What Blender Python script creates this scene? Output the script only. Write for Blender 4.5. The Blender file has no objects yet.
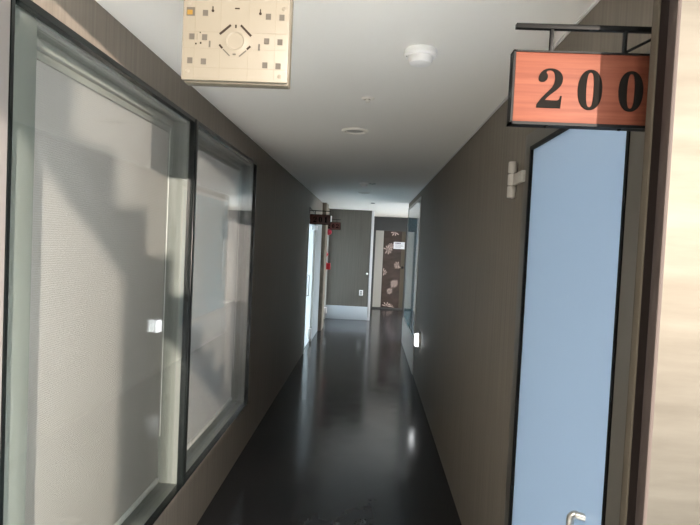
import bpy, bmesh, math, random
from mathutils import Vector, Matrix
from mathutils.geometry import tessellate_polygon
random.seed(7)
S = bpy.context.scene
COL = S.collection
PI = math.pi

# ------------------------------------------------------------------ helpers
BASE = {}          # world base point of each object (children share their thing's)

def _base(o):
    return BASE.get(o.name, Vector((0, 0, 0)))

def empty(name, loc, label=None, cat=None, group=None, kind=None):
    o = bpy.data.objects.new(name, None)
    COL.objects.link(o)
    o.location = loc
    o.empty_display_size = 0.05
    BASE[o.name] = Vector(loc)
    tag(o, label, cat, group, kind)
    return o

def tag(o, label=None, cat=None, group=None, kind=None):
    if label: o['label'] = label
    if cat: o['category'] = cat
    if group: o['group'] = group
    if kind: o['kind'] = kind
    return o

class MB:
    """collects shapes in world coordinates, builds ONE mesh object"""
    def __init__(self):
        self.bm = bmesh.new()
        self.uv = None

    def box(self, x0, x1, y0, y1, z0, z1, bevel=0.0, seg=2):
        b = bmesh.new()
        bmesh.ops.create_cube(b, size=1.0)
        bmesh.ops.scale(b, vec=(abs(x1 - x0), abs(y1 - y0), abs(z1 - z0)), verts=b.verts)
        bmesh.ops.translate(b, vec=((x0 + x1) / 2, (y0 + y1) / 2, (z0 + z1) / 2), verts=b.verts)
        if bevel > 0:
            bmesh.ops.bevel(b, geom=b.edges[:], offset=bevel, segments=seg, affect='EDGES', profile=0.5)
        self._add(b)
        return self

    def _add(self, b):
        me = bpy.data.meshes.new('tmp')
        b.to_mesh(me); b.free()
        self.bm.from_mesh(me)
        bpy.data.meshes.remove(me)

    def lathe(self, origin, axis, profile, n=40):
        """profile: list of (radius, height along axis)"""
        ax = Vector(axis).normalized()
        up = Vector((0, 0, 1)) if abs(ax.z) < 0.9 else Vector((1, 0, 0))
        e1 = ax.cross(up).normalized(); e2 = ax.cross(e1).normalized()
        o = Vector(origin); b = bmesh.new(); rings = []
        for r, h in profile:
            if r < 1e-6:
                rings.append([b.verts.new(o + ax * h)])
            else:
                rings.append([b.verts.new(o + ax * h + (e1 * math.cos(2 * PI * i / n) + e2 * math.sin(2 * PI * i / n)) * r) for i in range(n)])
        for A, B in zip(rings, rings[1:]):
            for i in range(n):
                j = (i + 1) % n
                if len(A) == 1 and len(B) > 1: b.faces.new((A[0], B[i], B[j]))
                elif len(B) == 1 and len(A) > 1: b.faces.new((A[i], A[j], B[0]))
                elif len(A) > 1: b.faces.new((A[i], A[j], B[j], B[i]))
        bmesh.ops.recalc_face_normals(b, faces=b.faces[:])
        self._add(b)
        return self

    def tube(self, pts, r, n=12):
        pts = [Vector(p) for p in pts]; b = bmesh.new(); rings = []
        prev = None
        for i, p in enumerate(pts):
            t = (pts[min(i + 1, len(pts) - 1)] - pts[max(i - 1, 0)]).normalized()
            if prev is None:
                up = Vector((0, 0, 1)) if abs(t.z) < 0.9 else Vector((1, 0, 0))
                e1 = t.cross(up).normalized()
            else:
                e1 = (prev - t * prev.dot(t)).normalized()
            prev = e1; e2 = t.cross(e1)
            rings.append([b.verts.new(p + (e1 * math.cos(2 * PI * k / n) + e2 * math.sin(2 * PI * k / n)) * r) for k in range(n)])
        for A, B in zip(rings, rings[1:]):
            for k in range(n):
                b.faces.new((A[k], A[(k + 1) % n], B[(k + 1) % n], B[k]))
        b.faces.new(rings[0]); b.faces.new(rings[-1])
        bmesh.ops.recalc_face_normals(b, faces=b.faces[:])
        self._add(b)
        return self

    def prism(self, outline, to3d, thick, hole=None):
        """flat outline (2D points) extruded; to3d(u, v, w) -> world point, w in 0..thick"""
        b = bmesh.new()
        if hole is None:
            n = len(outline)
            f = [b.verts.new(to3d(u, v, 0)) for u, v in outline]
            k = [b.verts.new(to3d(u, v, thick)) for u, v in outline]
            tri = tessellate_polygon([[Vector((u, v, 0)) for u, v in outline]])
            for t in tri:
                b.faces.new([f[i] for i in t]); b.faces.new([k[i] for i in t])
            for i in range(n):
                j = (i + 1) % n
                b.faces.new((f[i], k[i], k[j], f[j]))
        else:
            n = len(outline)
            f = [b.verts.new(to3d(u, v, 0)) for u, v in outline]
            k = [b.verts.new(to3d(u, v, thick)) for u, v in outline]
            g = [b.verts.new(to3d(u, v, 0)) for u, v in hole]
            h = [b.verts.new(to3d(u, v, thick)) for u, v in hole]
            for i in range(n):
                j = (i + 1) % n
                b.faces.new((f[i], f[j], g[j], g[i])); b.faces.new((k[i], h[i], h[j], k[j]))
                b.faces.new((f[i], k[i], k[j], f[j])); b.faces.new((g[i], g[j], h[j], h[i]))
        bmesh.ops.recalc_face_normals(b, faces=b.faces[:])
        self._add(b)
        return self

    def build(self, name, mat, parent=None, smooth=35):
        me = bpy.data.meshes.new(name)
        off = _base(parent) if parent else Vector((0, 0, 0))
        if parent is None and self.bm.verts:
            # the base of a one-mesh thing
            xs = [v.co.x for v in self.bm.verts]; ys = [v.co.y for v in self.bm.verts]; zs = [v.co.z for v in self.bm.verts]
            off = Vector(((min(xs) + max(xs)) / 2, (min(ys) + max(ys)) / 2, min(zs)))
        bmesh.ops.translate(self.bm, vec=-off, verts=self.bm.verts)
        if smooth:
            lim = math.radians(smooth)
            for f in self.bm.faces: f.smooth = True
            for e in self.bm.edges:
                if len(e.link_faces) != 2 or e.calc_face_angle(0) > lim: e.smooth = False
        self.bm.to_mesh(me); self.bm.free()
        me.materials.append(mat)
        o = bpy.data.objects.new(name, me)
        COL.objects.link(o)
        if parent:
            o.parent = parent; BASE[o.name] = off
        else:
            o.location = off; BASE[o.name] = off
        return o

def struct(name, mb, mat):
    o = mb.build(name, mat); o['kind'] = 'structure'
    return o

# ------------------------------------------------------------------ materials
def lin(r, g, b):
    f = lambda c: (c / 255 / 12.92) if c / 255 <= 0.04045 else ((c / 255 + 0.055) / 1.055) ** 2.4
    return (f(r), f(g), f(b), 1)

def mat(name, col, rough=0.5, metal=0.0, spec=0.5, coat=0.0, emit=None, estr=0.0):
    m = bpy.data.materials.new(name); m.use_nodes = True
    p = m.node_tree.nodes['Principled BSDF']
    p.inputs['Base Color'].default_value = col
    p.inputs['Roughness'].default_value = rough
    p.inputs['Metallic'].default_value = metal
    p.inputs['Specular IOR Level'].default_value = spec
    p.inputs['Coat Weight'].default_value = coat
    if emit:
        p.inputs['Emission Color'].default_value = emit
        p.inputs['Emission Strength'].default_value = estr
    return m

def noise_chain(m, scale, nscale=1.0, detail=6, coord='Object', rough=0.55):
    nt = m.node_tree
    tc = nt.nodes.new('ShaderNodeTexCoord'); mp = nt.nodes.new('ShaderNodeMapping'); nz = nt.nodes.new('ShaderNodeTexNoise')
    mp.inputs['Scale'].default_value = scale
    nz.inputs['Scale'].default_value = nscale; nz.inputs['Detail'].default_value = detail; nz.inputs['Roughness'].default_value = rough
    nt.links.new(tc.outputs[coord], mp.inputs['Vector']); nt.links.new(mp.outputs['Vector'], nz.inputs['Vector'])
    return nz.outputs['Fac']

def ramp(m, fac, stops):
    nt = m.node_tree; r = nt.nodes.new('ShaderNodeValToRGB')
    e = r.color_ramp.elements
    e[0].position, e[0].color = stops[0]; e[1].position, e[1].color = stops[-1]
    for p, c in stops[1:-1]:
        q = e.new(p); q.color = c
    nt.links.new(fac, r.inputs['Fac'])
    return r.outputs['Color']

def bump(m, fac, strength, dist=0.01):
    nt = m.node_tree; b = nt.nodes.new('ShaderNodeBump')
    b.inputs['Strength'].default_value = strength; b.inputs['Distance'].default_value = dist
    nt.links.new(fac, b.inputs['Height'])
    nt.links.new(b.outputs['Normal'], m.node_tree.nodes['Principled BSDF'].inputs['Normal'])

def P(m): return m.node_tree.nodes['Principled BSDF']
def scale_col(c, k): return (c[0] * k, c[1] * k, c[2] * k, 1)

def wallpaper(name, col, rough):
    m = mat(name, col, rough, spec=0.2)
    f = noise_chain(m, (70, 70, 1.2), 1.0, 5)
    c = ramp(m, f, [(0.3, scale_col(col, 0.87)), (0.7, scale_col(col, 1.13))])
    m.node_tree.links.new(c, P(m).inputs['Base Color'])
    bump(m, f, 0.12, 0.004)
    return m

WALL = wallpaper('taupe_wallpaper', (0.20, 0.173, 0.144, 1), 0.6)
WALL_BEIGE = mat('brown_facade', (0.07, 0.06, 0.05, 1), 0.8)
WHITE_WALL = mat('white_plaster', (0.78, 0.79, 0.80, 1), 0.8)
WALL_FAR = wallpaper('dimmed_taupe_wallpaper', (0.125, 0.115, 0.10, 1), 0.6)  # same taupe wallpaper, darkened as shade for the over-lit far wall
WALL_PLAIN = mat('grey_plaster', (0.35, 0.34, 0.32, 1), 0.8)
CEIL = mat('ceiling_paint', (0.86, 0.84, 0.80, 1), 0.75)
f_ = noise_chain(CEIL, (1, 1, 1), 90, 3); bump(CEIL, f_, 0.04, 0.002)
WHITE_TRIM = mat('white_trim', (0.66, 0.65, 0.66, 1), 0.4)
CREAM_TRIM = mat('pale_trim', (0.26, 0.24, 0.23, 1), 0.6)
BASEB = mat('grey_skirting', (0.42, 0.45, 0.48, 1), 0.35)

FLOOR = mat('dark_epoxy_floor', (0.03, 0.03, 0.032, 1), 0.14, spec=0.32)
f_ = noise_chain(FLOOR, (1.2, 0.7, 1), 2.3, 8, rough=0.65)
FLOOR.node_tree.links.new(ramp(FLOOR, f_, [(0.25, (0.015, 0.0155, 0.0168, 1)), (0.5, (0.024, 0.0244, 0.026, 1)), (0.85, (0.042, 0.042, 0.044, 1))]), P(FLOOR).inputs['Base Color'])
r_ = noise_chain(FLOOR, (1, 1, 1), 6.0, 5)
mr = FLOOR.node_tree.nodes.new('ShaderNodeMapRange'); mr.inputs['To Min'].default_value = 0.09; mr.inputs['To Max'].default_value = 0.22
FLOOR.node_tree.links.new(r_, mr.inputs['Value']); FLOOR.node_tree.links.new(mr.outputs['Result'], P(FLOOR).inputs['Roughness'])
b_ = noise_chain(FLOOR, (1, 1, 1), 11.0, 3); bump(FLOOR, b_, 0.07, 0.006)

BLACK = mat('black_metal', (0.004, 0.004, 0.004, 1), 0.5, spec=0.15)
BLACKGLOSS = mat('black_window_edge', (0.006, 0.008, 0.008, 1), 0.2, spec=0.3)
REVEAL = mat('painted_reveal', (0.205, 0.218, 0.208, 1), 0.5)
STILE = mat('frosted_grey_stile', (0.19, 0.21, 0.198, 1), 0.45)
BLIND = mat('blind_fabric', (0.68, 0.66, 0.63, 1), 0.8, spec=0.2)
nt = BLIND.node_tree
tc = nt.nodes.new('ShaderNodeTexCoord'); wv = nt.nodes.new('ShaderNodeTexWave'); wv.wave_type = 'BANDS'; wv.bands_direction = 'Z'
wv.inputs['Scale'].default_value = 42; wv.inputs['Distortion'].default_value = 0.6; wv.inputs['Detail'].default_value = 2
nt.links.new(tc.outputs['Object'], wv.inputs['Vector'])
bump(BLIND, wv.outputs['Fac'], 0.3, 0.003)
nt.links.new(ramp(BLIND, wv.outputs['Fac'], [(0.0, (0.42, 0.395, 0.385, 1)), (1.0, (0.50, 0.475, 0.465, 1))]), P(BLIND).inputs['Base Color'])
tlb = nt.nodes.new('ShaderNodeBsdfTranslucent'); tlb.inputs['Color'].default_value = (0.64, 0.60, 0.575, 1)
mxb = nt.nodes.new('ShaderNodeMixShader'); mxb.inputs[0].default_value = 0.30
nt.links.new(P(BLIND).outputs[0], mxb.inputs[1]); nt.links.new(tlb.outputs[0], mxb.inputs[2])
nt.links.new(mxb.outputs[0], nt.nodes['Material Output'].inputs['Surface'])
BLINDRAIL = mat('blind_rail', (0.34, 0.34, 0.32, 1), 0.5)
STEEL = mat('brushed_steel', (0.5, 0.47, 0.41, 1), 0.5, 1.0)
s_ = noise_chain(STEEL, (1.2, 1, 9), 3.0, 8, rough=0.6)
STEEL.node_tree.links.new(ramp(STEEL, s_, [(0.3, (0.050, 0.046, 0.0385, 1)), (0.7, (0.068, 0.0635, 0.054, 1))]), P(STEEL).inputs['Base Color'])
s2 = noise_chain(STEEL, (0.6, 1, 30), 4.0, 6); bump(STEEL, s2, 0.02, 0.002)
BRONZE = mat('bronze_metal', (0.07, 0.058, 0.042, 1), 0.7, 0.0, spec=0.2)
BRONZE_DK = mat('dark_bronze_metal', (0.012, 0.008, 0.007, 1), 0.7, 0.0, spec=0.1)
BRONZE_RD = mat('reddish_bronze_metal', (0.05, 0.038, 0.033, 1), 0.7, 0.0, spec=0.2)
DOORFRAME = mat('taupe_door_metal', (0.13, 0.12, 0.104, 1), 0.4, 0.2)
CHROME = mat('satin_metal', (0.62, 0.61, 0.58, 1), 0.3, 0.9)
HINGE = mat('hinge_metal', (0.52, 0.49, 0.44, 1), 0.4, 0.25)
WHITEP = mat('white_plastic', (0.88, 0.87, 0.86, 1), 0.35)
GREYP = mat('grey_plastic', (0.30, 0.30, 0.29, 1), 0.4)
VENTD = mat('vent_disc', (0.45, 0.43, 0.40, 1), 0.5)
OFFW = mat('off_white_plastic', (0.82, 0.78, 0.71, 1), 0.4)
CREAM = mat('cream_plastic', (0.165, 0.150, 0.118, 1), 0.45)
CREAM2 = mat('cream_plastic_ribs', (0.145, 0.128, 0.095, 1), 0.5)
KNOCK = mat('grey_knockout', (0.06, 0.053, 0.043, 1), 0.5)
SLOT = mat('dark_slot', (0.025, 0.018, 0.014, 1), 0.6, spec=0.1)
YELLOW = mat('yellow_tab', (0.17, 0.095, 0.008, 1), 0.5)
RED = mat('red_plastic', (0.55, 0.02, 0.03, 1), 0.4)
REDL = mat('red_lamp_cover', (0.62, 0.05, 0.09, 1), 0.3)
PAPER = mat('paper', (0.72, 0.74, 0.78, 1), 0.7)
INK = mat('ink', (0.05, 0.05, 0.07, 1), 0.7)
STONE = mat('brown_stone_column', (0.20, 0.155, 0.115, 1), 0.6)
f_ = noise_chain(STONE, (9, 9, 5), 1.0, 6)
STONE.node_tree.links.new(ramp(STONE, f_, [(0.3, (0.15, 0.115, 0.083, 1)), (0.7, (0.26, 0.205, 0.155, 1))]), P(STONE).inputs['Base Color'])
LAMP = mat('lit_lens', (0.9, 0.9, 0.9, 1), 0.3, emit=(0.95, 0.98, 1, 1), estr=3.5)

WOOD = mat('cherry_sign_wood', (0.46, 0.15, 0.072, 1), 0.6, spec=0.25)
f_ = noise_chain(WOOD, (3, 1, 90), 1.0, 7, rough=0.6)
WOOD.node_tree.links.new(ramp(WOOD, f_, [(0.2, (0.085, 0.019, 0.0085, 1)), (0.5, (0.135, 0.038, 0.020, 1)), (0.8, (0.178, 0.060, 0.034, 1))]), P(WOOD).inputs['Base Color'])
WOOD_DK = mat('dark_cherry_sign_wood', (0.10, 0.03, 0.022, 1), 0.35, spec=0.5)
f_ = noise_chain(WOOD_DK, (3, 1, 90), 1.0, 7)
WOOD_DK.node_tree.links.new(ramp(WOOD_DK, f_, [(0.25, (0.075, 0.022, 0.016, 1)), (0.75, (0.13, 0.04, 0.03, 1))]), P(WOOD_DK).inputs['Base Color'])
DIGIT = mat('black_paint', (0.006, 0.005, 0.004, 1), 0.8, spec=0.08)
FLOWERDOOR = mat('dark_bronze_door', (0.075, 0.055, 0.045, 1), 0.25, 0.3)
f_ = noise_chain(FLOWERDOOR, (1.5, 1, 5), 2.0, 4)
FLOWERDOOR.node_tree.links.new(ramp(FLOWERDOOR, f_, [(0.3, (0.040, 0.031, 0.026, 1)), (0.7, (0.082, 0.057, 0.049, 1))]), P(FLOWERDOOR).inputs['Base Color'])
PETAL = mat('pale_pink_print', (0.85, 0.66, 0.60, 1), 0.5)
DARKPAN = mat('dark_header_panel', (0.034, 0.036, 0.037, 1), 0.5)
STEEL2 = mat('satin_steel_strip', (0.40, 0.39, 0.36, 1), 0.45, 0.3)
TILE = mat('pale_bounce_tile', (0.70, 0.67, 0.62, 1), 0.5)  # for unseen floors, kept pale to bounce light up to the ceilings
SIDEPAN = mat('grey_side_panel', (0.34, 0.36, 0.36, 1), 0.45)
SKIRT_R = mat('cream_apron', (0.52, 0.48, 0.44, 1), 0.5)
CONC = mat('pale_concrete', (0.50, 0.475, 0.465, 1), 0.85)

def schlick(nt, f0=0.04):
    lw = nt.nodes.new('ShaderNodeLayerWeight'); lw.inputs['Blend'].default_value = 0.5
    pw = nt.nodes.new('ShaderNodeMath'); pw.operation = 'POWER'; pw.inputs[1].default_value = 5.0
    ma = nt.nodes.new('ShaderNodeMath'); ma.operation = 'MULTIPLY_ADD'; ma.inputs[1].default_value = 1 - f0; ma.inputs[2].default_value = f0
    nt.links.new(lw.outputs['Facing'], pw.inputs[0]); nt.links.new(pw.outputs[0], ma.inputs[0])
    return ma.outputs[0]

def glass(name, tint, gloss_rough=0.02, fres=1.45, bias=0.0):
    m = bpy.data.materials.new(name); m.use_nodes = True
    nt = m.node_tree; nt.nodes.clear()
    out = nt.nodes.new('ShaderNodeOutputMaterial'); mix = nt.nodes.new('ShaderNodeMixShader')
    tr = nt.nodes.new('ShaderNodeBsdfTransparent'); gl = nt.nodes.new('ShaderNodeBsdfGlossy'); fr = schlick(nt, 0.022)
    tr.inputs['Color'].default_value = tint; gl.inputs['Roughness'].default_value = gloss_rough
    nt.links.new(fr, mix.inputs[0]); nt.links.new(tr.outputs[0], mix.inputs[1]); nt.links.new(gl.outputs[0], mix.inputs[2])
    nt.links.new(mix.outputs[0], out.inputs[0])
    return m

def frosted(name, tint, diff, kd=0.35, fres=1.45, rough=0.06, f0=0.04):
    m = bpy.data.materials.new(name); m.use_nodes = True
    nt = m.node_tree; nt.nodes.clear()
    out = nt.nodes.new('ShaderNodeOutputMaterial'); m1 = nt.nodes.new('ShaderNodeMixShader'); m2 = nt.nodes.new('ShaderNodeMixShader')
    tl = nt.nodes.new('ShaderNodeBsdfTranslucent'); df = nt.nodes.new('ShaderNodeBsdfDiffuse'); gl = nt.nodes.new('ShaderNodeBsdfGlossy'); fr = schlick(nt, f0)
    tl.inputs['Color'].default_value = tint; df.inputs['Color'].default_value = diff; gl.inputs['Roughness'].default_value = rough
    m1.inputs[0].default_value = kd
    nt.links.new(tl.outputs[0], m1.inputs[1]); nt.links.new(df.outputs[0], m1.inputs[2])
    nt.links.new(fr, m2.inputs[0]); nt.links.new(m1.outputs[0], m2.inputs[1]); nt.links.new(gl.outputs[0], m2.inputs[2])
    nt.links.new(m2.outputs[0], out.inputs[0])
    return m

CLEAR = glass('greenish_window_glass', (0.962, 0.972, 0.966, 1), 0.02)
TEAL = frosted('frosted_teal_glass', (0.19, 0.36, 0.41, 1), (0.24, 0.38, 0.41, 1), 0.3, rough=0.03, f0=0.10)
BLUEGLASS = frosted('frosted_blue_glass', (0.82, 0.91, 1.0, 1), (0.45, 0.52, 0.62, 1), 0.15)
MILK = frosted('frosted_white_glass', (0.72, 0.77, 0.79, 1), (0.5, 0.54, 0.54, 1), 0.3)

# ------------------------------------------------------------------ layout
L, R, H = -0.919, 0.6265, 2.391
T = 0.14
FARW = 11.46           # wall with the socket
FARD = 13.7            # wall with the flower door
W1 = (1.289, 2.657); W2 = (2.690, 4.105)   # window openings along the left wall
WZ = (0.352, 2.245)
RW = (6.80, 9.02); RWZ = (0.42, 2.30)      # glazed opening on the right
CUT = 1.02             # where the right wall begins

# floor / ceiling
struct('floor', MB().box(-1.3, 3.4, 1.0, 14.6, -0.12, 0.0), FLOOR)
struct('floor_side_bounce', MB().box(1.7, 3.3, 5.7, FARD, 0, 0.006), TILE)  # unseen pale floor added to bounce skylight onto the far ceiling
struct('floor_landing', MB().box(-1.3, 3.4, -6.5, 1.0, -0.12, 0.0), TILE)
cm = MB().box(-1.3, 0.80, 0.42, 14.6, H, H + 0.15)
cm.box(3.4, 4.8, CUT + 0.12, 4.8, H, H + 0.15).box(0.80, 3.4, CUT + 0.12, 9.6, H, H + 0.15).box(0.80, 3.4, 12.0, 14.6, H, H + 0.15).box(0.80, 1.6, 9.6, 12.0, H, H + 0.15).box(3.2, 3.4, 9.6, 12.0, H, H + 0.15).box(1.0, 3.4, 9.4, 9.6, H + 0.15, H + 0.9)  # unseen overhang and skylight opening, added to shape daylight in the side rooms
struct('ceiling', cm, CEIL)

# left wall (openings for the two windows and two glass doors)
D201 = (7.66, 8.72); D202 = (10.42, 11.38); DZ = 1.99
w = MB()
w.box(L - T, L, -1.2, W1[0], 0, H)
w.box(L - T, L, W1[0], W2[1], 0, WZ[0]); w.box(L - T, L, W1[0], W2[1], WZ[1], H)
w.box(L - T, L, W2[1], D201[0], 0, H)
w.box(L - T, L, D201[0], D201[1], DZ, H)
w.box(L - T, L, D201[1], D202[0], 0, H)
w.box(L - T, L, D202[0], D202[1], DZ, H)
w.box(L - T, L, D202[1], FARW + 0.1, 0, H)
struct('wall_left', w, WALL)

# right wall (openings for the near door and for the far glazing)
DR = (1.17, 2.225); DRZ = 2.13
w = MB()
w.box(R, R + T, CUT + 0.05, DR[0], 0, H)
w.box(R, R + T, DR[0], DR[1], DRZ, H)
w.box(R, R + T, DR[1], RW[0], 0, H)
w.box(R, R + T, RW[0], RW[1], 0, RWZ[0]); w.box(R, R + T, RW[0], RW[1], RWZ[1], H)
w.box(R, R + T, RW[1], RW[1] + 0.06, 0, H)
struct('wall_right', w, WALL)

# unseen partitions added to dim the nearer blind; the second one stays open to daylight
w = MB(); w.box(-2.0, -1.9, 1.0, 2.72, 0, 1.6); w.box(-2.0, L - T - .03, 2.64, 2.70, 0, H); w.box(-2.0, L - T, 1.0, 1.1, 0, H)
struct('wall_shop_lightblock', w, WALL_PLAIN)
struct('trim_9', MB().box(R - 0.007, R + 0.01, CUT + 0.056, RW[1], H - 0.008, H + 0.01), WHITE_TRIM)
# far walls
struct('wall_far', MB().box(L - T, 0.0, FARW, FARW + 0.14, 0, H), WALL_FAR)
struct('trim_1', MB().box(0.0, 0.058, FARW - 0.012, FARD, 0, H, 0.004), WHITE_TRIM)
struct('baseboard_far', MB().box(L, 0.0, FARW - 0.012, FARW, 0, 0.292, 0.003), BASEB)
w = MB(); w.box(0.058, 0.97, FARD + 0.07, FARD + 0.14, 0, 2.06); w.box(0.058, 3.4, FARD, FARD + 0.14, 2.06, H); w.box(0.97, 3.4, FARD, FARD + 0.14, 0, 2.06)
struct('wall_end', w, DARKPAN)

# rooms behind the right wall: side walls that keep the low sun out
w = MB(); w.box(R + T, 4.8, CUT + 0.055, CUT + 0.16, 0, H); w.box(R + T, 3.4, 4.2, 4.3, 0, H); w.box(3.3, 3.4, CUT + .16, 4.2, 0, 1.0); w.box(3.3, 3.4, CUT + .16, 4.2, 2.2, H)
struct('wall_side_room', w, WALL_PLAIN)
w = MB(); w.box(R + T, 3.3, 5.6, 5.7, 0, H); w.box(3.3, 3.4, 5.6, 9.4, 0, H); w.box(3.3, 3.4, 9.4, 11.9, 0, 0.3); w.box(3.3, 3.4, 11.9, FARD, 0, H)
struct('wall_back_room', w, WHITE_WALL)  # unseen room, whitened to throw more daylight onto the far ceiling

# unseen landing behind the viewer: rear wall added to cut sky light, upper walls above
struct('wall_rear_skyblock', MB().box(-1.3, 0.15, -1.35, -1.2, 0, 3.0), WALL)
struct('wall_upper', MB().box(-1.3, 3.4, CUT - 0.0, CUT + 0.12, H, 3.15).box(-1.3, L, -1.2, CUT, H, 3.0), WALL_PLAIN)
struct('wall_back', MB().box(-1.3, 1.98, -5.2, -5.05, 0, 4.2), WALL_BEIGE)
# unseen balustrade and thin stair plate, shaped for the shadows they cast on the left
SUN = Vector((-1.0, 2.0, -0.19))
def back(Y, z, X):      # point of plane X whose shadow falls on the blind at (Y, z)
    t = X + 1.045
    return (Y - 2.0 * t, z + 0.19 * t)
XS = 1.75
pts = []
tops = [2.39, 2.18, 1.972, 1.765, 1.545, 1.335, 1.12, 0.90, 0.72, 0.50]
ys = [0.55, 1.44, 1.74, 2.055, 2.362, 2.67, 2.98, 3.25, 3.52, 3.86, 4.3]
for i, z in enumerate(tops):
    pts.append((ys[i], z)); pts.append((ys[i + 1], z))
pts += [(4.3, 0.10), (2.80, 1.05), (2.62, 1.17), (2.62, 0.1), (2.20, 0.1), (2.20, 1.46), (1.60, 1.87), (0.55, 2.2)]
st = MB().prism([back(*p, XS) for p in pts], lambda u, v, w_: Vector((XS + w_, u, v)), 0.03)
o = st.build('stair_shadow_plate', CONC); o['kind'] = 'structure'
st = MB().box(1.98, 2.05, -6.5, -1.0, -0.12, 0.90)
o = st.build('wall_balustrade_sunblock', CONC); o['kind'] = 'structure'

# ------------------------------------------------------------------ left windows
def window(idx, y0, y1, stile):
    z0, z1 = WZ
    rt = empty('window_%d' % idx, (L, (y0 + y1) / 2, z0), kind='structure')
    x = L
    e = 0.012
    fr = MB()
    fr.box(x - 0.022, x + 0.006, y0, y0 + e, z0, z1); fr.box(x - 0.022, x + 0.006, y1 - e, y1, z0, z1)
    fr.box(x - 0.022, x + 0.006, y0 + e, y1 - e, z0, z0 + e + .004); fr.box(x - 0.022, x + 0.006, y0 + e, y1 - e, z1 - e - .008, z1)
    fr.build('window_frame', BLACKGLOSS, rt)
    g = MB().box(x - 0.012, x - 0.006, y0 + e, y1 - e, z0 + e, z1 - e).build('glass_pane', CLEAR, rt)
    MB().box(x - 0.052, x - 0.047, y0 + e, y1 - e, z0 + 0.018, z1 - 0.018).build('inner_glass_pane', CLEAR, rt)
    rv = MB()
    rv.box(x - T - .02, x - 0.022, y0, y1, z1 - 0.018, z1)
    rv.box(x - T - .02, x - 0.022, y0, y1, z0, z0 + 0.018)
    rv.box(x - T - .02, x - 0.022, y0, y0 + 0.012, z0, z1); rv.box(x - T - .02, x - 0.022, y1 - 0.012, y1, z0, z1)
    rv.build('window_reveal', REVEAL, rt)
    gr = MB()
    gr.box(x - 0.046, x - 0.036, y0 + 0.012, y1 - 0.012, z1 - 0.028, z1 - 0.018)
    gr.box(x - 0.062, x - 0.054, y0 + 0.012, y1 - 0.012, z1 - 0.026, z1 - 0.018)
    gr.build('track', GREYP, rt)
    if stile:
        MB().box(x - 0.046, x - 0.026, y0 + 0.0125, y0 + 0.150, z0 + 0.0185, z1 - 0.0185, 0.002).build('stile', STILE, rt)
        sc = MB().lathe((x - 0.075, y1 - 0.0118, 1.93), (0, -1, 0), [(0.004, 0), (0.004, 0.002), (0, 0.003)], 12).build('screw', GREYP, rt)
    return rt
window(1, *W1, True)
window(2, *W2, False)
struct('trim_3', MB().box(L - 0.022, L + 0.010, W1[1] , W2[0], WZ[0], WZ[1], 0.003), BLACKGLOSS)
struct('trim_4', MB().box(L - 0.01, L + 0.004, 1.05, 1.287, 0, H, 0.001), CREAM_TRIM)

def blind(y0, y1, label):
    x = L - 0.125
    rt = empty('roller_blind', (x, (y0 + y1) / 2, WZ[0] + 0.02), label, 'blind', 'roller blinds behind the corridor windows')
    zt = WZ[1] - 0.018
    MB().box(x - 0.004, x, y0, y1, WZ[0] + 0.028, zt - 0.03).build('fabric', BLIND, rt)
    hr = MB().box(x - 0.02, x + 0.026, y0, y1, zt - 0.034, zt - 0.001, 0.004)
    hr.build('head_rail', BLINDRAIL, rt)
    MB().box(x + 0.001, x + 0.012, y0, y1, zt - 0.062, zt - 0.036, 0.003).build('valance', BLINDRAIL, rt)
    MB().box(x - 0.010, x + 0.010, y0, y1, WZ[0] + 0.0185, WZ[0] + 0.044, 0.004).build('bottom_rail', WHITEP, rt)
    MB().tube([(x + 0.012, y1 - 0.012, zt - 0.05), (x + 0.012, y1 - 0.012, 0.62)], 0.0022, 8).build('pull_cord', WHITEP, rt)
blind(W1[0] + 0.015, W1[1] - 0.016, 'white ribbed blind behind the nearer window, crossed by the stepped stair shadow')
blind(W2[0] + 0.015, W2[1] - 0.016, 'white ribbed blind behind the second window, mostly pale and sunlit')

# ------------------------------------------------------------------ steel clad end of the right wall, beside the viewer
struct('column_steel', MB().box(0.501, 1.15, 0.920, 0.998, 0, H).box(R, 1.15, 0.998, CUT + 0.056, 0, H), STEEL)
struct('trim_5', MB().box(0.495, 0.502, 0.917, 0.944, 0, H, 0.0015), BRONZE_RD)
struct('trim_6', MB().box(0.4985, 0.502, 0.944, 0.978, 0, H), BRONZE_DK)
struct('trim_7', MB().box(0.495, 0.502, 0.978, 1.000, 0, H, 0.0015), BRONZE)

# ------------------------------------------------------------------ near right door with frosted blue glass
rt = empty('door_1', (R, 1.7, 0), kind='structure')
g0, g1, gz0, gz1 = 1.325, 2.150, 0.16, 2.072
d = MB()
d.box(R - 0.004, R + 0.05, DR[0], g0, 0.005, DRZ); d.box(R - 0.004, R + 0.05, g1, DR[1], 0.005, DRZ)
d.box(R - 0.004, R + 0.05, g0, g1, gz1, DRZ); d.box(R - 0.004, R + 0.05, g0, g1, 0.005, gz0)
d.build('door_frame', DOORFRAME, rt)
k = MB(); q = 0.014
k.box(R - 0.007, R + 0.02, g0, g0 + q, gz0, gz1); k.box(R - 0.007, R + 0.02, g1 - q, g1, gz0, gz1)
k.box(R - 0.007, R + 0.02, g0 + q, g1 - q, gz1 - q, gz1); k.box(R - 0.007, R + 0.02, g0 + q, g1 - q, gz0, gz0 + q)
k.build('gasket', BLACK, rt)
MB().box(R + 0.004, R + 0.014, g0 + q, g1 - q, gz0 + q, gz1 - q).build('glass_pane', BLUEGLASS, rt)
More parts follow.
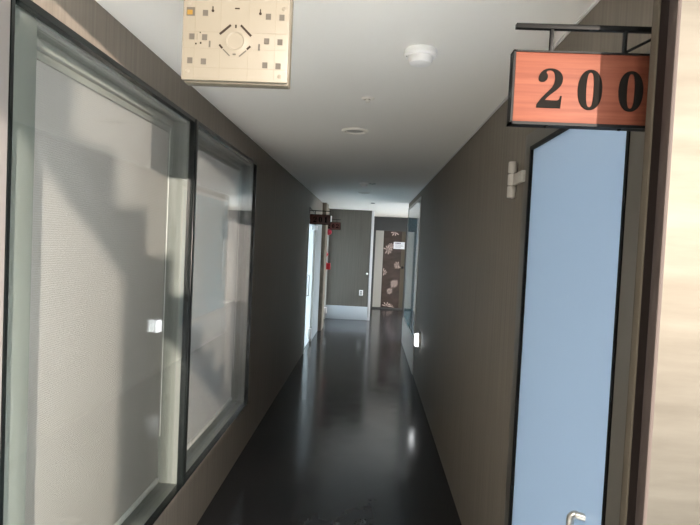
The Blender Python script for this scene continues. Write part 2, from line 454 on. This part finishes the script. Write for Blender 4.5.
def hinge(z):
    hx, hy = R - 0.020, 2.345
    hg = MB()
    for a, b in ((-0.078, -0.028), (-0.024, 0.024), (0.028, 0.078)):
        hg.lathe((hx, hy, z + a), (0, 0, 1), [(0, 0), (0.0175, 0), (0.019, 0.003), (0.019, b - a - 0.003), (0.0175, b - a), (0, b - a)], 20)
    hg.lathe((hx, hy, z - 0.072), (0, 0, 1), [(0, 0), (0.009, 0), (0.009, 0.144), (0, 0.144)], 12)
    hg.box(R - 0.020, R - 0.003, 2.20, 2.345, z - 0.024, z + 0.024, 0.003)
    hg.box(R - 0.012, R + 0.001, 2.345, 2.385, z - 0.078, z - 0.028, 0.003)
    hg.box(R - 0.012, R + 0.001, 2.345, 2.385, z + 0.028, z + 0.078, 0.003)
    hg.build('hinge', HINGE, rt)
hinge(1.963); hinge(0.30)
hy_ = 1.475
pts = [(R + 0.006, hy_ - 0.012, 0.920), (R - 0.010, hy_ - 0.006, 0.922)]
for i in range(7):
    a = i / 6 * PI / 2
    pts.append((R - 0.016 - 0.014 * math.sin(a), hy_, 0.922 - 0.016 * (1 - math.cos(a))))
pts += [(R - 0.033, hy_ - 0.008, 0.87), (R - 0.036, hy_ - 0.016, 0.83), (R - 0.033, hy_ - 0.020, 0.76), (R - 0.026, hy_ - 0.020, 0.72), (R - 0.012, hy_ - 0.018, 0.705), (R + 0.006, hy_ - 0.018, 0.702)]
MB().tube(pts, 0.0105, 16).build('handle', CHROME, rt)

# ------------------------------------------------------------------ lettering for the room signs (bold serif numerals, unit height)
def ell(cx, cy, rx, ry, n=48, p=2.0):
    out = []
    for i in range(n):
        a = 2 * PI * i / n
        c, s = math.cos(a), math.sin(a)
        out.append((cx + rx * abs(c) ** (2 / p) * (1 if c >= 0 else -1), cy + ry * abs(s) ** (2 / p) * (1 if s >= 0 else -1)))
    return out
def bez(p0, p1, p2, p3, n=10):
    return [tuple((1 - t) ** 3 * a + 3 * (1 - t) ** 2 * t * b + 3 * (1 - t) * t * t * c + t ** 3 * d_ for a, b, c, d_ in zip(p0, p1, p2, p3)) for t in [i / n for i in range(n)]]
def digit_shapes(ch):
    if ch == '0': return [(ell(0.31, 0.5, 0.31, 0.515, 48, 2.2), ell(0.31, 0.5, 0.095, 0.44, 48, 2.6))]
    if ch == '1':
        return [([(0.05, 0), (0.55, 0), (0.55, 0.05), (0.42, 0.07), (0.42, 1.0), (0.34, 1.0), (0.05, 0.86), (0.05, 0.81), (0.19, 0.83), (0.19, 0.07), (0.05, 0.05)], None)]
    o_ = []
    o_ += bez((0.02, 0.74), (0.02, 0.90), (0.14, 1.015), (0.32, 1.015))
    o_ += bez((0.32, 1.015), (0.52, 1.015), (0.64, 0.90), (0.64, 0.74))
    o_ += bez((0.64, 0.74), (0.64, 0.57), (0.50, 0.47), (0.36, 0.36))
    o_ += bez((0.36, 0.36), (0.29, 0.30), (0.24, 0.25), (0.21, 0.205))
    o_ += bez((0.21, 0.205), (0.36, 0.20), (0.44, 0.20), (0.50, 0.20), 4)
    o_ += bez((0.50, 0.20), (0.56, 0.20), (0.585, 0.25), (0.59, 0.32))
    o_ += [(0.59, 0.32), (0.635, 0.32), (0.61, 0.0), (0.0, 0.0)]
    o_ += bez((0.0, 0.08), (0.06, 0.20), (0.18, 0.33), (0.30, 0.45))
    o_ += bez((0.30, 0.45), (0.39, 0.54), (0.44, 0.63), (0.44, 0.76))
    o_ += bez((0.44, 0.76), (0.44, 0.90), (0.39, 0.965), (0.31, 0.965))
    o_ += bez((0.31, 0.965), (0.25, 0.965), (0.205, 0.94), (0.215, 0.89), 5)
    o_ += bez((0.215, 0.89), (0.27, 0.86), (0.275, 0.73), (0.18, 0.675))
    o_ += bez((0.18, 0.675), (0.08, 0.64), (0.02, 0.68), (0.02, 0.74), 6)
    return [(o_, None)]

def room_sign(x_wall, side, y, text, wood, label, z0=1.912, hgt=0.150, wid=0.305, gap=0.047, k=1.0):
    """side +1: the wall is on the right, -1: on the left; the board faces the viewer"""
    rt = empty('room_sign', (x_wall, y, z0), label, 'sign', 'room number signs on brackets')
    if side > 0: x1 = x_wall - gap; x0 = x1 - wid
    else: x0 = x_wall + gap; x1 = x0 + wid
    z1 = z0 + hgt
    bd = MB().box(x0 + 0.004, x1 - 0.004, y, y + 0.024, z0 + 0.004, z1 - 0.003, 0.003).build('board', wood, rt)
    ed = MB()
    ed.box(x0, x0 + 0.0045, y - 0.001, y + 0.026, z0, z1); ed.box(x1 - 0.0045, x1, y - 0.001, y + 0.026, z0, z1)
    ed.box(x0, x1, y - 0.001, y + 0.026, z0, z0 + 0.0055); ed.box(x0, x1, y - 0.001, y + 0.026, z1 - 0.0035, z1)
    ed.build('edging', BLACK, rt)
    zb = z1 + 0.052 * k
    hx = [x0 + 0.078 * k, x0 + 0.226 * k]
    far = x0 + 0.004 if side > 0 else x1 - 0.004
    br = MB().box(min(far, x_wall), max(far, x_wall), y + 0.006, y + 0.018, zb - 0.005, zb + 0.005, 0.0015)
    br.box(x_wall - 0.006 if side > 0 else x_wall, x_wall if side > 0 else x_wall + 0.006, y - 0.012, y + 0.036, zb - 0.05, zb + 0.05, 0.001)
    hm = hx[1] if side > 0 else hx[0]
    br.tube([(hm, y + 0.012, z1 + 0.004), (x_wall - side * 0.004, y + 0.012, zb + 0.045 if side < 0 else zb + 0.035)], 0.0028, 8)
    br.build('bracket', BLACK, rt)
    for h_ in hx:
        MB().box(h_ - 0.0035, h_ + 0.0035, y + 0.008, y + 0.016, z1 - 0.001, zb, 0.001).build('hanger', BLACK, rt)
    for h_ in hx:
        MB().lathe((h_, y + 0.012, z0 + 0.001), (0, 0, -1), [(0, 0), (0.004, 0), (0.004, 0.004), (0, 0.005)], 10).build('bolt', BLACK, rt)
    dh = 0.079 * k; adv = 0.0815 * k; u0 = x0 + 0.051 * k
    n = MB()
    for i, ch in enumerate(text):
        for outl, hole in digit_shapes(ch):
            ux = u0 + i * adv
            f3 = lambda u, v, w_: Vector((ux + u * dh, y - 0.0012 + w_, z0 + 0.034 * k + v * dh))
            n.prism(outl, f3, 0.0015, hole)
    n.build('number', DIGIT, rt, smooth=0)
    return rt
room_sign(R, 1, 1.052, '200', WOOD, 'large orange-brown wooden number sign hanging from black bracket over the blue glass door', z0=1.900, hgt=0.1435, wid=0.2915, gap=0.0735, k=0.956)
room_sign(L, -1, 7.75, '201', WOOD_DK, 'small dark wooden 201 sign hanging above the first white glass door', gap=0.008)
room_sign(L, -1, 10.35, '202', WOOD_DK, 'small dark wooden 202 sign half hidden behind the 201 sign', gap=0.012)

# ------------------------------------------------------------------ cream plate hanging from the ceiling (back of an exit light)
bx0, bx1, by, bz0, bz1 = -0.5185, -0.2375, 1.38, 2.059, 2.298
rt = empty('exit_light', ((bx0 + bx1) / 2, by, bz0), 'square cream plastic plate with knockout holes hanging just under the ceiling', 'light fixture')
MB().box(bx0, bx1, by, by + 0.014, bz0 + 0.002, bz1, 0.003).build('back_plate', CREAM, rt)
h = MB().box(bx0 + 0.003, bx1 + 0.001, by + 0.0145, by + 0.050, bz0 - 0.001, bz1 - 0.002, 0.003)
h.build('housing', CREAM2, rt)
sx = lambda px: bx0 + (px - 68) / (632 - 68) * (bx1 - bx0)          # picture of the plate -> plate
sz = lambda py: bz0 + 0.002 + (437 - py) / 530 * (bz1 - bz0)
def kn(px, py, w_=27, h_=30, m_=KNOCK, nm='knockout', dp=0.0012):
    x, z = sx(px), sz(py); s1 = (bx1 - bx0) / 564
    q_ = MB().box(x - w_ * s1 / 2, x + w_ * s1 / 2, by - dp, by + 0.0005, z - h_ * s1 / 2, z + h_ * s1 / 2)
    q_.build(nm, m_, rt)
for px, py in ((188, 53), (521, 64), (592, 67), (120, 190), (188, 192), (517, 204), (587, 207), (114, 327), (186, 331), (512, 341), (582, 344)):
    kn(px, py)
kn(110, 47, 44, 44, KNOCK); kn(106, 52, 28, 24, YELLOW, 'yellow_tab', 0.0018)
for px, py in ((105, 190), (148, 190)): kn(px, py, 5, 30, CREAM2, 'rib')
cx_, cz_ = sx(351), sz(208); s1 = (bx1 - bx0) / 564
MB().lathe((cx_, by + 0.0005, cz_), (0, -1, 0), [(0.105 * 0 + 92 * s1, 0), (92 * s1, 0.0008), (86 * s1, 0.0012), (60 * s1, 0.0012), (52 * s1, 0.003), (46 * s1, 0.003), (42 * s1, 0.0014), (0, 0.0014)], 48).build('round_boss', CREAM, rt)
def bar(px0, py0, px1, py1, w_, nm='slot', m_=SLOT):
    a = Vector((sx(px0), by - 0.0018, sz(py0))); b = Vector((sx(px1), by - 0.0018, sz(py1)))
    dv = (b - a).normalized(); nv = Vector((-dv.z, 0, dv.x)) * (w_ * s1 / 2)
    q_ = MB()
    c4 = [a + nv, b + nv, b - nv, a - nv]
    q_.prism([(p.x, p.z) for p in c4], lambda u, v, w2: Vector((u, by - 0.0018 + w2, v)), 0.002)
    q_.build(nm, m_, rt, smooth=0)
bar(268, 172, 325, 118, 11); bar(378, 118, 434, 178, 11); bar(268, 232, 284, 252, 10); bar(432, 236, 414, 254, 10)
bar(288, 258, 324, 294, 6, 'slot', KNOCK); bar(410, 262, 374, 296, 6, 'slot', KNOCK)
for px, py in ((227, 33), (478, 42)):
    bar(px, py - 18, px, py + 4, 5); MB().lathe((sx(px), by + 0.0004, sz(py + 6)), (0, -1, 0), [(7 * s1, 0), (7 * s1, 0.0016), (0, 0.0017)], 16).build('keyhole', SLOT, rt)
bar(344, 23, 368, 23, 5); bar(352, 116, 352, 134, 8); bar(340, 285, 356, 285, 8, 'slot', KNOCK)
bar(216, 212, 216, 248, 8, 'slot', KNOCK); bar(478, 222, 478, 258, 9, 'slot', KNOCK)
bar(143, 226, 143, 234, 7); bar(168, 220, 168, 230, 7); bar(164, 163, 164, 168, 5)
for px, py in ((102, 386), (590, 404), (602, 18), (100, -2)):
    MB().lathe((sx(px), by + 0.0004, sz(py)), (0, -1, 0), [(11 * s1, 0), (11 * s1, 0.001), (8.5 * s1, 0.0016), (8.5 * s1, 0.0008), (0, 0.0008)], 24).build('screw_boss', CREAM, rt)
gl_ = MB()
for px in (135, 271, 420, 560): gl_.box(sx(px) - 0.0004, sx(px) + 0.0004, by - 0.0004, by + 0.0002, bz0 + 0.006, bz1 - 0.006)
for py in (160, 255, 365): gl_.box(bx0 + 0.006, bx1 - 0.006, by - 0.0004, by + 0.0002, sz(py) - 0.0004, sz(py) + 0.0004)
gl_.build('grid_line', CREAM2, rt)
md = (bx0 + bx1) / 2
MB().lathe((md, by + 0.030, bz1 - 0.004), (0, 0, 1), [(0, 0), (0.012, 0), (0.012, H - bz1 - 0.01), (0.034, H - bz1 - 0.004), (0.036, H - bz1 + 0.004), (0, H - bz1 + 0.004)], 24).build('pendant_rod', WHITEP, rt)

# ------------------------------------------------------------------ ceiling fittings
rt = empty('smoke_detector', (0.155, 2.02, H), 'white two-tier round smoke detector on the ceiling near the large number sign', 'detector')
c0 = (0.155, 2.02, H)
MB().lathe(c0, (0, 0, -1), [(0, 0), (0.060, 0), (0.062, 0.004), (0.062, 0.020), (0.057, 0.026), (0, 0.026)], 48).build('base', WHITEP, rt)
MB().lathe((c0[0], c0[1], H - 0.026), (0, 0, -1), [(0, 0), (0.046, 0), (0.046, 0.005), (0.045, 0.016), (0.040, 0.024), (0.028, 0.028), (0, 0.029)], 48).build('sensor_head', WHITEP, rt)
MB().lathe((c0[0] - 0.053, c0[1] - 0.008, H - 0.025), (0, 0, -1), [(0, 0), (0.003, 0), (0.003, 0.002), (0, 0.003)], 10).build('indicator', GREYP, rt)

rt = empty('sprinkler', (-0.048, 2.70, H), 'tiny recessed ceiling sprinkler between smoke detector and round vent', 'sprinkler')
c0 = (-0.048, 2.70, H + 0.003)
MB().lathe(c0, (0, 0, -1), [(0, 0), (0.034, 0), (0.035, 0.003), (0.028, 0.008), (0.018, 0.009), (0.016, 0.004), (0, 0.004)], 32).build('escutcheon', OFFW, rt)
MB().lathe((c0[0], c0[1], H - 0.003), (0, 0, -1), [(0, 0), (0.008, 0), (0.008, 0.008), (0.004, 0.009), (0.004, 0.013), (0.012, 0.014), (0.012, 0.016), (0, 0.016)], 20).build('sprinkler_head', OFFW, rt)

def vent(x, y, r, label):
    rt = empty('ceiling_vent', (x, y, H), label, 'vent', 'round recessed ceiling vents')
    MB().lathe((x, y, H + 0.001), (0, 0, -1), [(r * .66, 0), (r, 0), (r, 0.004), (r * .95, 0.010), (r * .78, 0.012), (r * .66, 0.002)], 48).build('ring', OFFW, rt)
    MB().lathe((x, y, H), (0, 0, -1), [(0, 0), (r * .68, 0), (r * .68, 0.001), (r * .6, 0.002), (0, 0.002)], 40).build('disc', VENTD, rt)
vent(-0.137, 3.47, 0.088, 'cream-rimmed round ceiling vent beyond the sprinkler')
vent(-0.122, 7.55, 0.09, 'grey round ceiling vent beyond the small ceiling sensor')

rt = empty('ceiling_sensor', (-0.113, 6.36, H), 'small white ceiling sensor with a short wire beside it', 'sensor')
c0 = (-0.113, 6.36, H)
MB().lathe(c0, (0, 0, -1), [(0, 0), (0.062, 0), (0.062, 0.012), (0.05, 0.018), (0, 0.018)], 32).build('base', WHITEP, rt)
MB().lathe((c0[0], c0[1], H - 0.018), (0, 0, -1), [(0, 0), (0.042, 0), (0.042, 0.02), (0.03, 0.032), (0, 0.034)], 32).build('sensor_head', WHITEP, rt)
MB().tube([(c0[0] + 0.055, c0[1], H - 0.006), (c0[0] + 0.10, c0[1] + 0.02, H - 0.010), (c0[0] + 0.14, c0[1] + 0.03, H - 0.004)], 0.004, 8).build('wire', GREYP, rt)
rt = MB().lathe((0.01, 9.36, H), (0, 0, -1), [(0, 0), (0.04, 0), (0.038, 0.01), (0.02, 0.014), (0, 0.014)], 24).build('ceiling_button', GREYP)
tag(rt, 'tiny grey disc on the far ceiling above the socket wall', 'sprinkler cover')

# ------------------------------------------------------------------ left glass doors 201 and 202
def glass_door(idx, y0, y1, z1, mirror=False):
    rt = empty('door_%d' % idx, (L, (y0 + y1) / 2, 0), kind='structure')
    f = MB(); e = 0.045
    f.box(L - 0.06, L + 0.012, y0, y0 + e, 0, z1); f.box(L - 0.06, L + 0.012, y1 - e, y1, 0, z1); f.box(L - 0.06, L + 0.012, y0 + e, y1 - e, z1 - e, z1)
    f.build('door_frame', STEEL2, rt)
    MB().box(L - 0.034, L - 0.022, y0 + e + .004, y1 - e - .004, 0.012, z1 - e - .004).build('glass_pane', MILK, rt)
    MB().box(L - 0.045, L + 0.022, y1 - e - 0.22, y1 - e - 0.10, 0.07, 0.24, 0.006).build('pivot_hinge', CHROME, rt)
    MB().tube([(L - 0.02, y0 + 0.13, 1.15), (L + 0.03, y0 + 0.13, 1.15), (L + 0.03, y0 + 0.13, 0.85), (L - 0.02, y0 + 0.13, 0.85)], 0.011, 10).build('handle', CHROME, rt)
    MB().box(L - 0.03, L + 0.05, y1 - e - 0.34, y1 - e - 0.16, z1 - e - 0.10, z1 - e - 0.03, 0.006).build('door_closer', WHITEP, rt)
    return rt
glass_door(2, D201[0], D201[1], DZ)
glass_door(3, D202[0], D202[1], DZ)
struct('trim_8', MB().box(L, L + 0.006, 8.74, 9.76, 0, DZ, 0.002), SIDEPAN)
struct('column_left', MB().box(L, L + 0.075, 9.78, 10.24, 0, H, 0.004), STONE)

# red and white fire fittings beside the 202 door
def on_left(name, y, z, w_, h_, dp, m_, label, cat, extra=None):
    rt = empty(name, (L + 0.0, y, z - h_ / 2), label, cat)
    MB().box(L - 0.004, L + dp * 0.5, y - w_ / 2, y + w_ / 2, z - h_ / 2, z + h_ / 2, 0.006).build('base', WHITEP if extra else m_, rt)
    if extra == 'dome':
        MB().lathe((L + dp * .45, y, z), (1, 0, 0), [(0, 0), (w_ * .46, 0), (w_ * .46, dp * .2), (w_ * .3, dp * .5), (0, dp * .58)], 24).build('lamp_cover', m_, rt)
    elif extra == 'button':
        MB().lathe((L + dp * .45, y, z), (1, 0, 0), [(0, 0), (w_ * .42, 0), (w_ * .42, dp * .3), (w_ * .2, dp * .35), (w_ * .18, dp * .5), (0, dp * .5)], 24).build('button_ring', m_, rt)
    else:
        MB().box(L + dp * .45, L + dp, y - w_ * .36, y + w_ * .36, z - h_ * .36, z + h_ * .36, 0.006).build('cover', m_, rt)
    return rt
on_left('alarm_lamp', 10.28, 1.86, 0.13, 0.13, 0.15, REDL, 'round pink-red alarm lamp high beside the 202 sign', 'alarm', 'dome')
on_left('fire_alarm_button', 10.33, 1.42, 0.12, 0.20, 0.10, RED, 'faint red call button below the alarm lamp', 'alarm', 'button')
on_left('fire_alarm_box', 10.33, 1.19, 0.13, 0.17, 0.15, RED, 'dark red alarm box lowest of the red fittings on the left', 'alarm')
on_left('emergency_lamp', 10.28, 2.12, 0.10, 0.16, 0.14, WHITEP, 'small white lamp between the two distant number signs', 'lamp')
on_left('wall_box', 10.33, 0.32, 0.10, 0.16, 0.12, WHITEP, 'small white box low on the left by the grey skirting', 'box')

# ------------------------------------------------------------------ far wall: socket and bell push
rt = empty('wall_socket', (-0.155, FARW, 0.53), 'white framed socket on the far wall above the grey skirting', 'socket')
MB().box(-0.155 - 0.042, -0.155 + 0.042, FARW - 0.010, FARW, 0.535, 0.655, 0.004).build('plate', WHITEP, rt)
MB().box(-0.155 - 0.022, -0.155 + 0.022, FARW - 0.013, FARW - 0.009, 0.600, 0.635, 0.001).build('outlet', GREYP, rt)
MB().box(-0.155 - 0.022, -0.155 + 0.022, FARW - 0.013, FARW - 0.009, 0.555, 0.590, 0.001).build('outlet', GREYP, rt)
tag(MB().lathe((-0.044, FARW + 0.003, 1.015), (0, -1, 0), [(0, 0), (0.024, 0), (0.022, 0.012), (0.012, 0.018), (0, 0.019)], 20).build('bell_push', WHITEP),
    'tiny white round button on the far wall near the white corner', 'button')

# ------------------------------------------------------------------ flower door at the end
rt = empty('door_4', (0.5, FARD, 0), kind='structure')
f = MB(); f.box(0.06, 0.125, FARD - 0.02, FARD + 0.06, 0, 2.06); f.box(0.90, 0.97, FARD - 0.02, FARD + 0.06, 0, 2.06); f.box(0.125, 0.90, FARD - 0.02, FARD + 0.06, 2.03, 2.06)
f.box(0.06, 0.97, FARD - 0.02, FARD + 0.06, 0, 0.04)
f.build('door_frame', DARKPAN, rt)
MB().box(0.125, 0.335, FARD - 0.01, FARD + 0.03, 0.04, 2.03).build('steel_panel', STEEL2, rt)
MB().box(0.335, 0.803, FARD - 0.012, FARD + 0.03, 0.04, 2.03).build('door_panel', FLOWERDOOR, rt)
MB().box(0.803, 0.900, FARD - 0.016, FARD + 0.03, 0.04, 2.03).build('lock_stile', BRONZE, rt)
fl = MB()
def flower(cx, cz, r, n=9):
    for ring, (ra, rb) in enumerate(((0.34, 1.0), (0.10, 0.52))):
        m_ = n - ring * 4
        for i in range(m_):
            a = 2 * PI * i / m_ + ring * 0.3 + random.uniform(-.06, .06)
            rr = rb * random.uniform(.85, 1.05)
            d_ = Vector((math.cos(a), math.sin(a))); p_ = Vector((-d_.y, d_.x))
            wd = 0.05 * r * (1.3 - .3 * ring)
            pts_ = []
            for t, ww in ((ra, .25), (ra + (rr - ra) * .45, .8), (ra + (rr - ra) * .8, 1.0), (rr, .35)):
                pts_.append((d_ * t * r + p_ * ww * wd))
            for t, ww in ((rr, .35), (ra + (rr - ra) * .8, 1.0), (ra + (rr - ra) * .45, .8), (ra, .25)):
                pts_.append((d_ * t * r - p_ * ww * wd))
            pts_ = [(cx + q_.x, cz + q_.y) for q_ in pts_]
            if any(u < 0.34 or u > 0.798 or v > 2.025 or v < 0.045 for u, v in pts_): continue
            fl.prism(pts_, lambda u, v, w_: Vector((u, FARD - 0.0135 - 0.0004 * ring + w_, v)), 0.0018)
for cx, cz, r in ((0.62, 2.02, 0.12), (0.455, 1.545, 0.125), (0.535, 1.64, 0.09), (0.73, 1.15, 0.10), (0.365, 0.96, 0.10), (0.66, 0.67, 0.115), (0.55, 0.47, 0.085), (0.49, 0.07, 0.12), (0.60, 0.06, 0.08)):
    flower(cx, cz, r)
fl.build('flower_print', PETAL, rt, smooth=0)
MB().lathe((0.852, FARD - 0.01, 1.10), (0, -1, 0), [(0, 0), (0.032, 0), (0.032, 0.006), (0.012, 0.010), (0.012, 0.035), (0.027, 0.045), (0.030, 0.058), (0.022, 0.070), (0, 0.073)], 24).build('handle', BLACK, rt)
rt = empty('notice', (0.75, FARD - 0.016, 1.57), 'white paper notice taped to the dark flowered door', 'notice')
MB().box(0.60, 0.885, FARD - 0.0178, FARD - 0.016, 1.575, 1.755).build('sheet', PAPER, rt)
t_ = MB()
for i in range(4): t_.box(0.645 + i * 0.036, 0.670 + i * 0.036, FARD - 0.0186, FARD - 0.0179, 1.706, 1.735)
for k_, wd in ((1.675, .19), (1.645, .21), (1.615, .15)): t_.box(0.64, 0.64 + wd, FARD - 0.0186, FARD - 0.0179, k_, k_ + 0.006)
t_.build('print', INK, rt)

# ------------------------------------------------------------------ glazed screen on the right, far end
rt = empty('window_3', (R, (RW[0] + RW[1]) / 2, RWZ[0]), kind='structure')
f = MB(); e = 0.04
f.box(R - 0.010, R + 0.05, RW[0], RW[0] + e, *RWZ); f.box(R - 0.010, R + 0.05, RW[1] - e, RW[1], *RWZ)
f.box(R - 0.010, R + 0.05, RW[0] + e, RW[1] - e, RWZ[1] - e, RWZ[1]); f.box(R - 0.010, R + 0.05, RW[0] + e, RW[1] - e, RWZ[0], RWZ[0] + e)
f.build('window_frame', STEEL2, rt)
MB().box(R - 0.004, R + 0.004, RW[0] + e, RW[1] - e, RWZ[0] + e, RWZ[1] - e).build('glass_pane', TEAL, rt)
struct('baseboard_right', MB().box(R - 0.012, R, RW[0] - .02, RW[1] + 0.06, 0, RWZ[0], 0.003), SKIRT_R)

# little wall light low on the right wall
wy, wz = 6.06, 0.50
rt = empty('wall_light', (R, wy, wz), 'small white wall light low on the right wall before the glazed screen', 'light')
MB().box(R - 0.028, R, wy - 0.06, wy + 0.06, wz, wz + 0.16, 0.008).build('base', WHITEP, rt)
MB().box(R - 0.064, R - 0.026, wy - 0.05, wy + 0.05, wz + 0.01, wz + 0.15, 0.012, 3).build('lens', LAMP, rt)
MB().lathe((R - 0.016, wy, wz + 0.158), (0, 0, 1), [(0, 0), (0.014, 0), (0.014, 0.02), (0.008, 0.034), (0, 0.036)], 16).build('cable_gland', GREYP, rt)
MB().tube([(R - 0.008, wy, wz + 0.004), (R - 0.008, wy, wz - 0.06)], 0.004, 8).build('wire', GREYP, rt)

# ------------------------------------------------------------------ light: low sun and sky
W = bpy.data.worlds.new('sky'); S.world = W; W.use_nodes = True
bg = W.node_tree.nodes['Background']
wn = W.node_tree
tc = wn.nodes.new('ShaderNodeTexCoord'); sx_ = wn.nodes.new('ShaderNodeSeparateXYZ'); mr_ = wn.nodes.new('ShaderNodeMapRange'); mx_ = wn.nodes.new('ShaderNodeMix'); mx_.data_type = 'RGBA'
mr_.inputs['From Min'].default_value = -0.6; mr_.inputs['From Max'].default_value = 0.6
wn.links.new(tc.outputs['Generated'], sx_.inputs[0]); wn.links.new(sx_.outputs['Y'], mr_.inputs['Value']); wn.links.new(mr_.outputs['Result'], mx_.inputs['Factor'])
mx_.inputs['A'].default_value = (1.0, 0.95, 0.87, 1); mx_.inputs['B'].default_value = (1.35, 1.6, 1.85, 1)
wn.links.new(mx_.outputs['Result'], bg.inputs['Color'])
zr_ = wn.nodes.new('ShaderNodeMapRange'); zr_.interpolation_type = 'SMOOTHSTEP'
zr_.inputs['From Min'].default_value = 0.0; zr_.inputs['From Max'].default_value = 0.7
zr_.inputs['To Min'].default_value = 1.6; zr_.inputs['To Max'].default_value = 8.0
wn.links.new(sx_.outputs['Z'], zr_.inputs['Value']); wn.links.new(zr_.outputs['Result'], bg.inputs['Strength'])
sl = bpy.data.lights.new('sun', 'SUN'); sl.energy = 5.6; sl.angle = math.radians(0.53); sl.color = (1.0, 0.86, 0.74)
so = bpy.data.objects.new('sun', sl); COL.objects.link(so)
so.rotation_euler = SUN.to_track_quat('-Z', 'Y').to_euler(); so.location = (6, -8, 4)

# ------------------------------------------------------------------ camera
cam = bpy.data.cameras.new('camera'); co = bpy.data.objects.new('camera', cam); COL.objects.link(co)
fpx, yaw, pitch, roll = 526.45, -0.0372, -0.0354, 0.0467
a = Vector((math.cos(yaw), -math.sin(yaw), 0)); fw = Vector((math.sin(yaw), math.cos(yaw), 0)); Z = Vector((0, 0, 1))
b = math.cos(pitch) * Z - math.sin(pitch) * fw; d = math.cos(pitch) * fw + math.sin(pitch) * Z
rx = math.cos(roll) * a + math.sin(roll) * b; uy = -math.sin(roll) * a + math.cos(roll) * b
M = Matrix(((rx.x, uy.x, -d.x, 0), (rx.y, uy.y, -d.y, 0), (rx.z, uy.z, -d.z, 1.65), (0, 0, 0, 1)))
co.matrix_world = M
cam.sensor_width = 36; cam.lens = 36 * fpx / 700; cam.clip_start = 0.02
S.camera = co

S.view_settings.view_transform = 'Standard'; S.view_settings.look = 'None'
S.view_settings.gamma = 1.0; S.view_settings.use_curve_mapping = False
S.view_settings.exposure = 1.0
S.cycles.max_bounces = 10; S.cycles.diffuse_bounces = 6; S.cycles.glossy_bounces = 6; S.cycles.transparent_max_bounces = 12
S.cycles.use_denoising = True
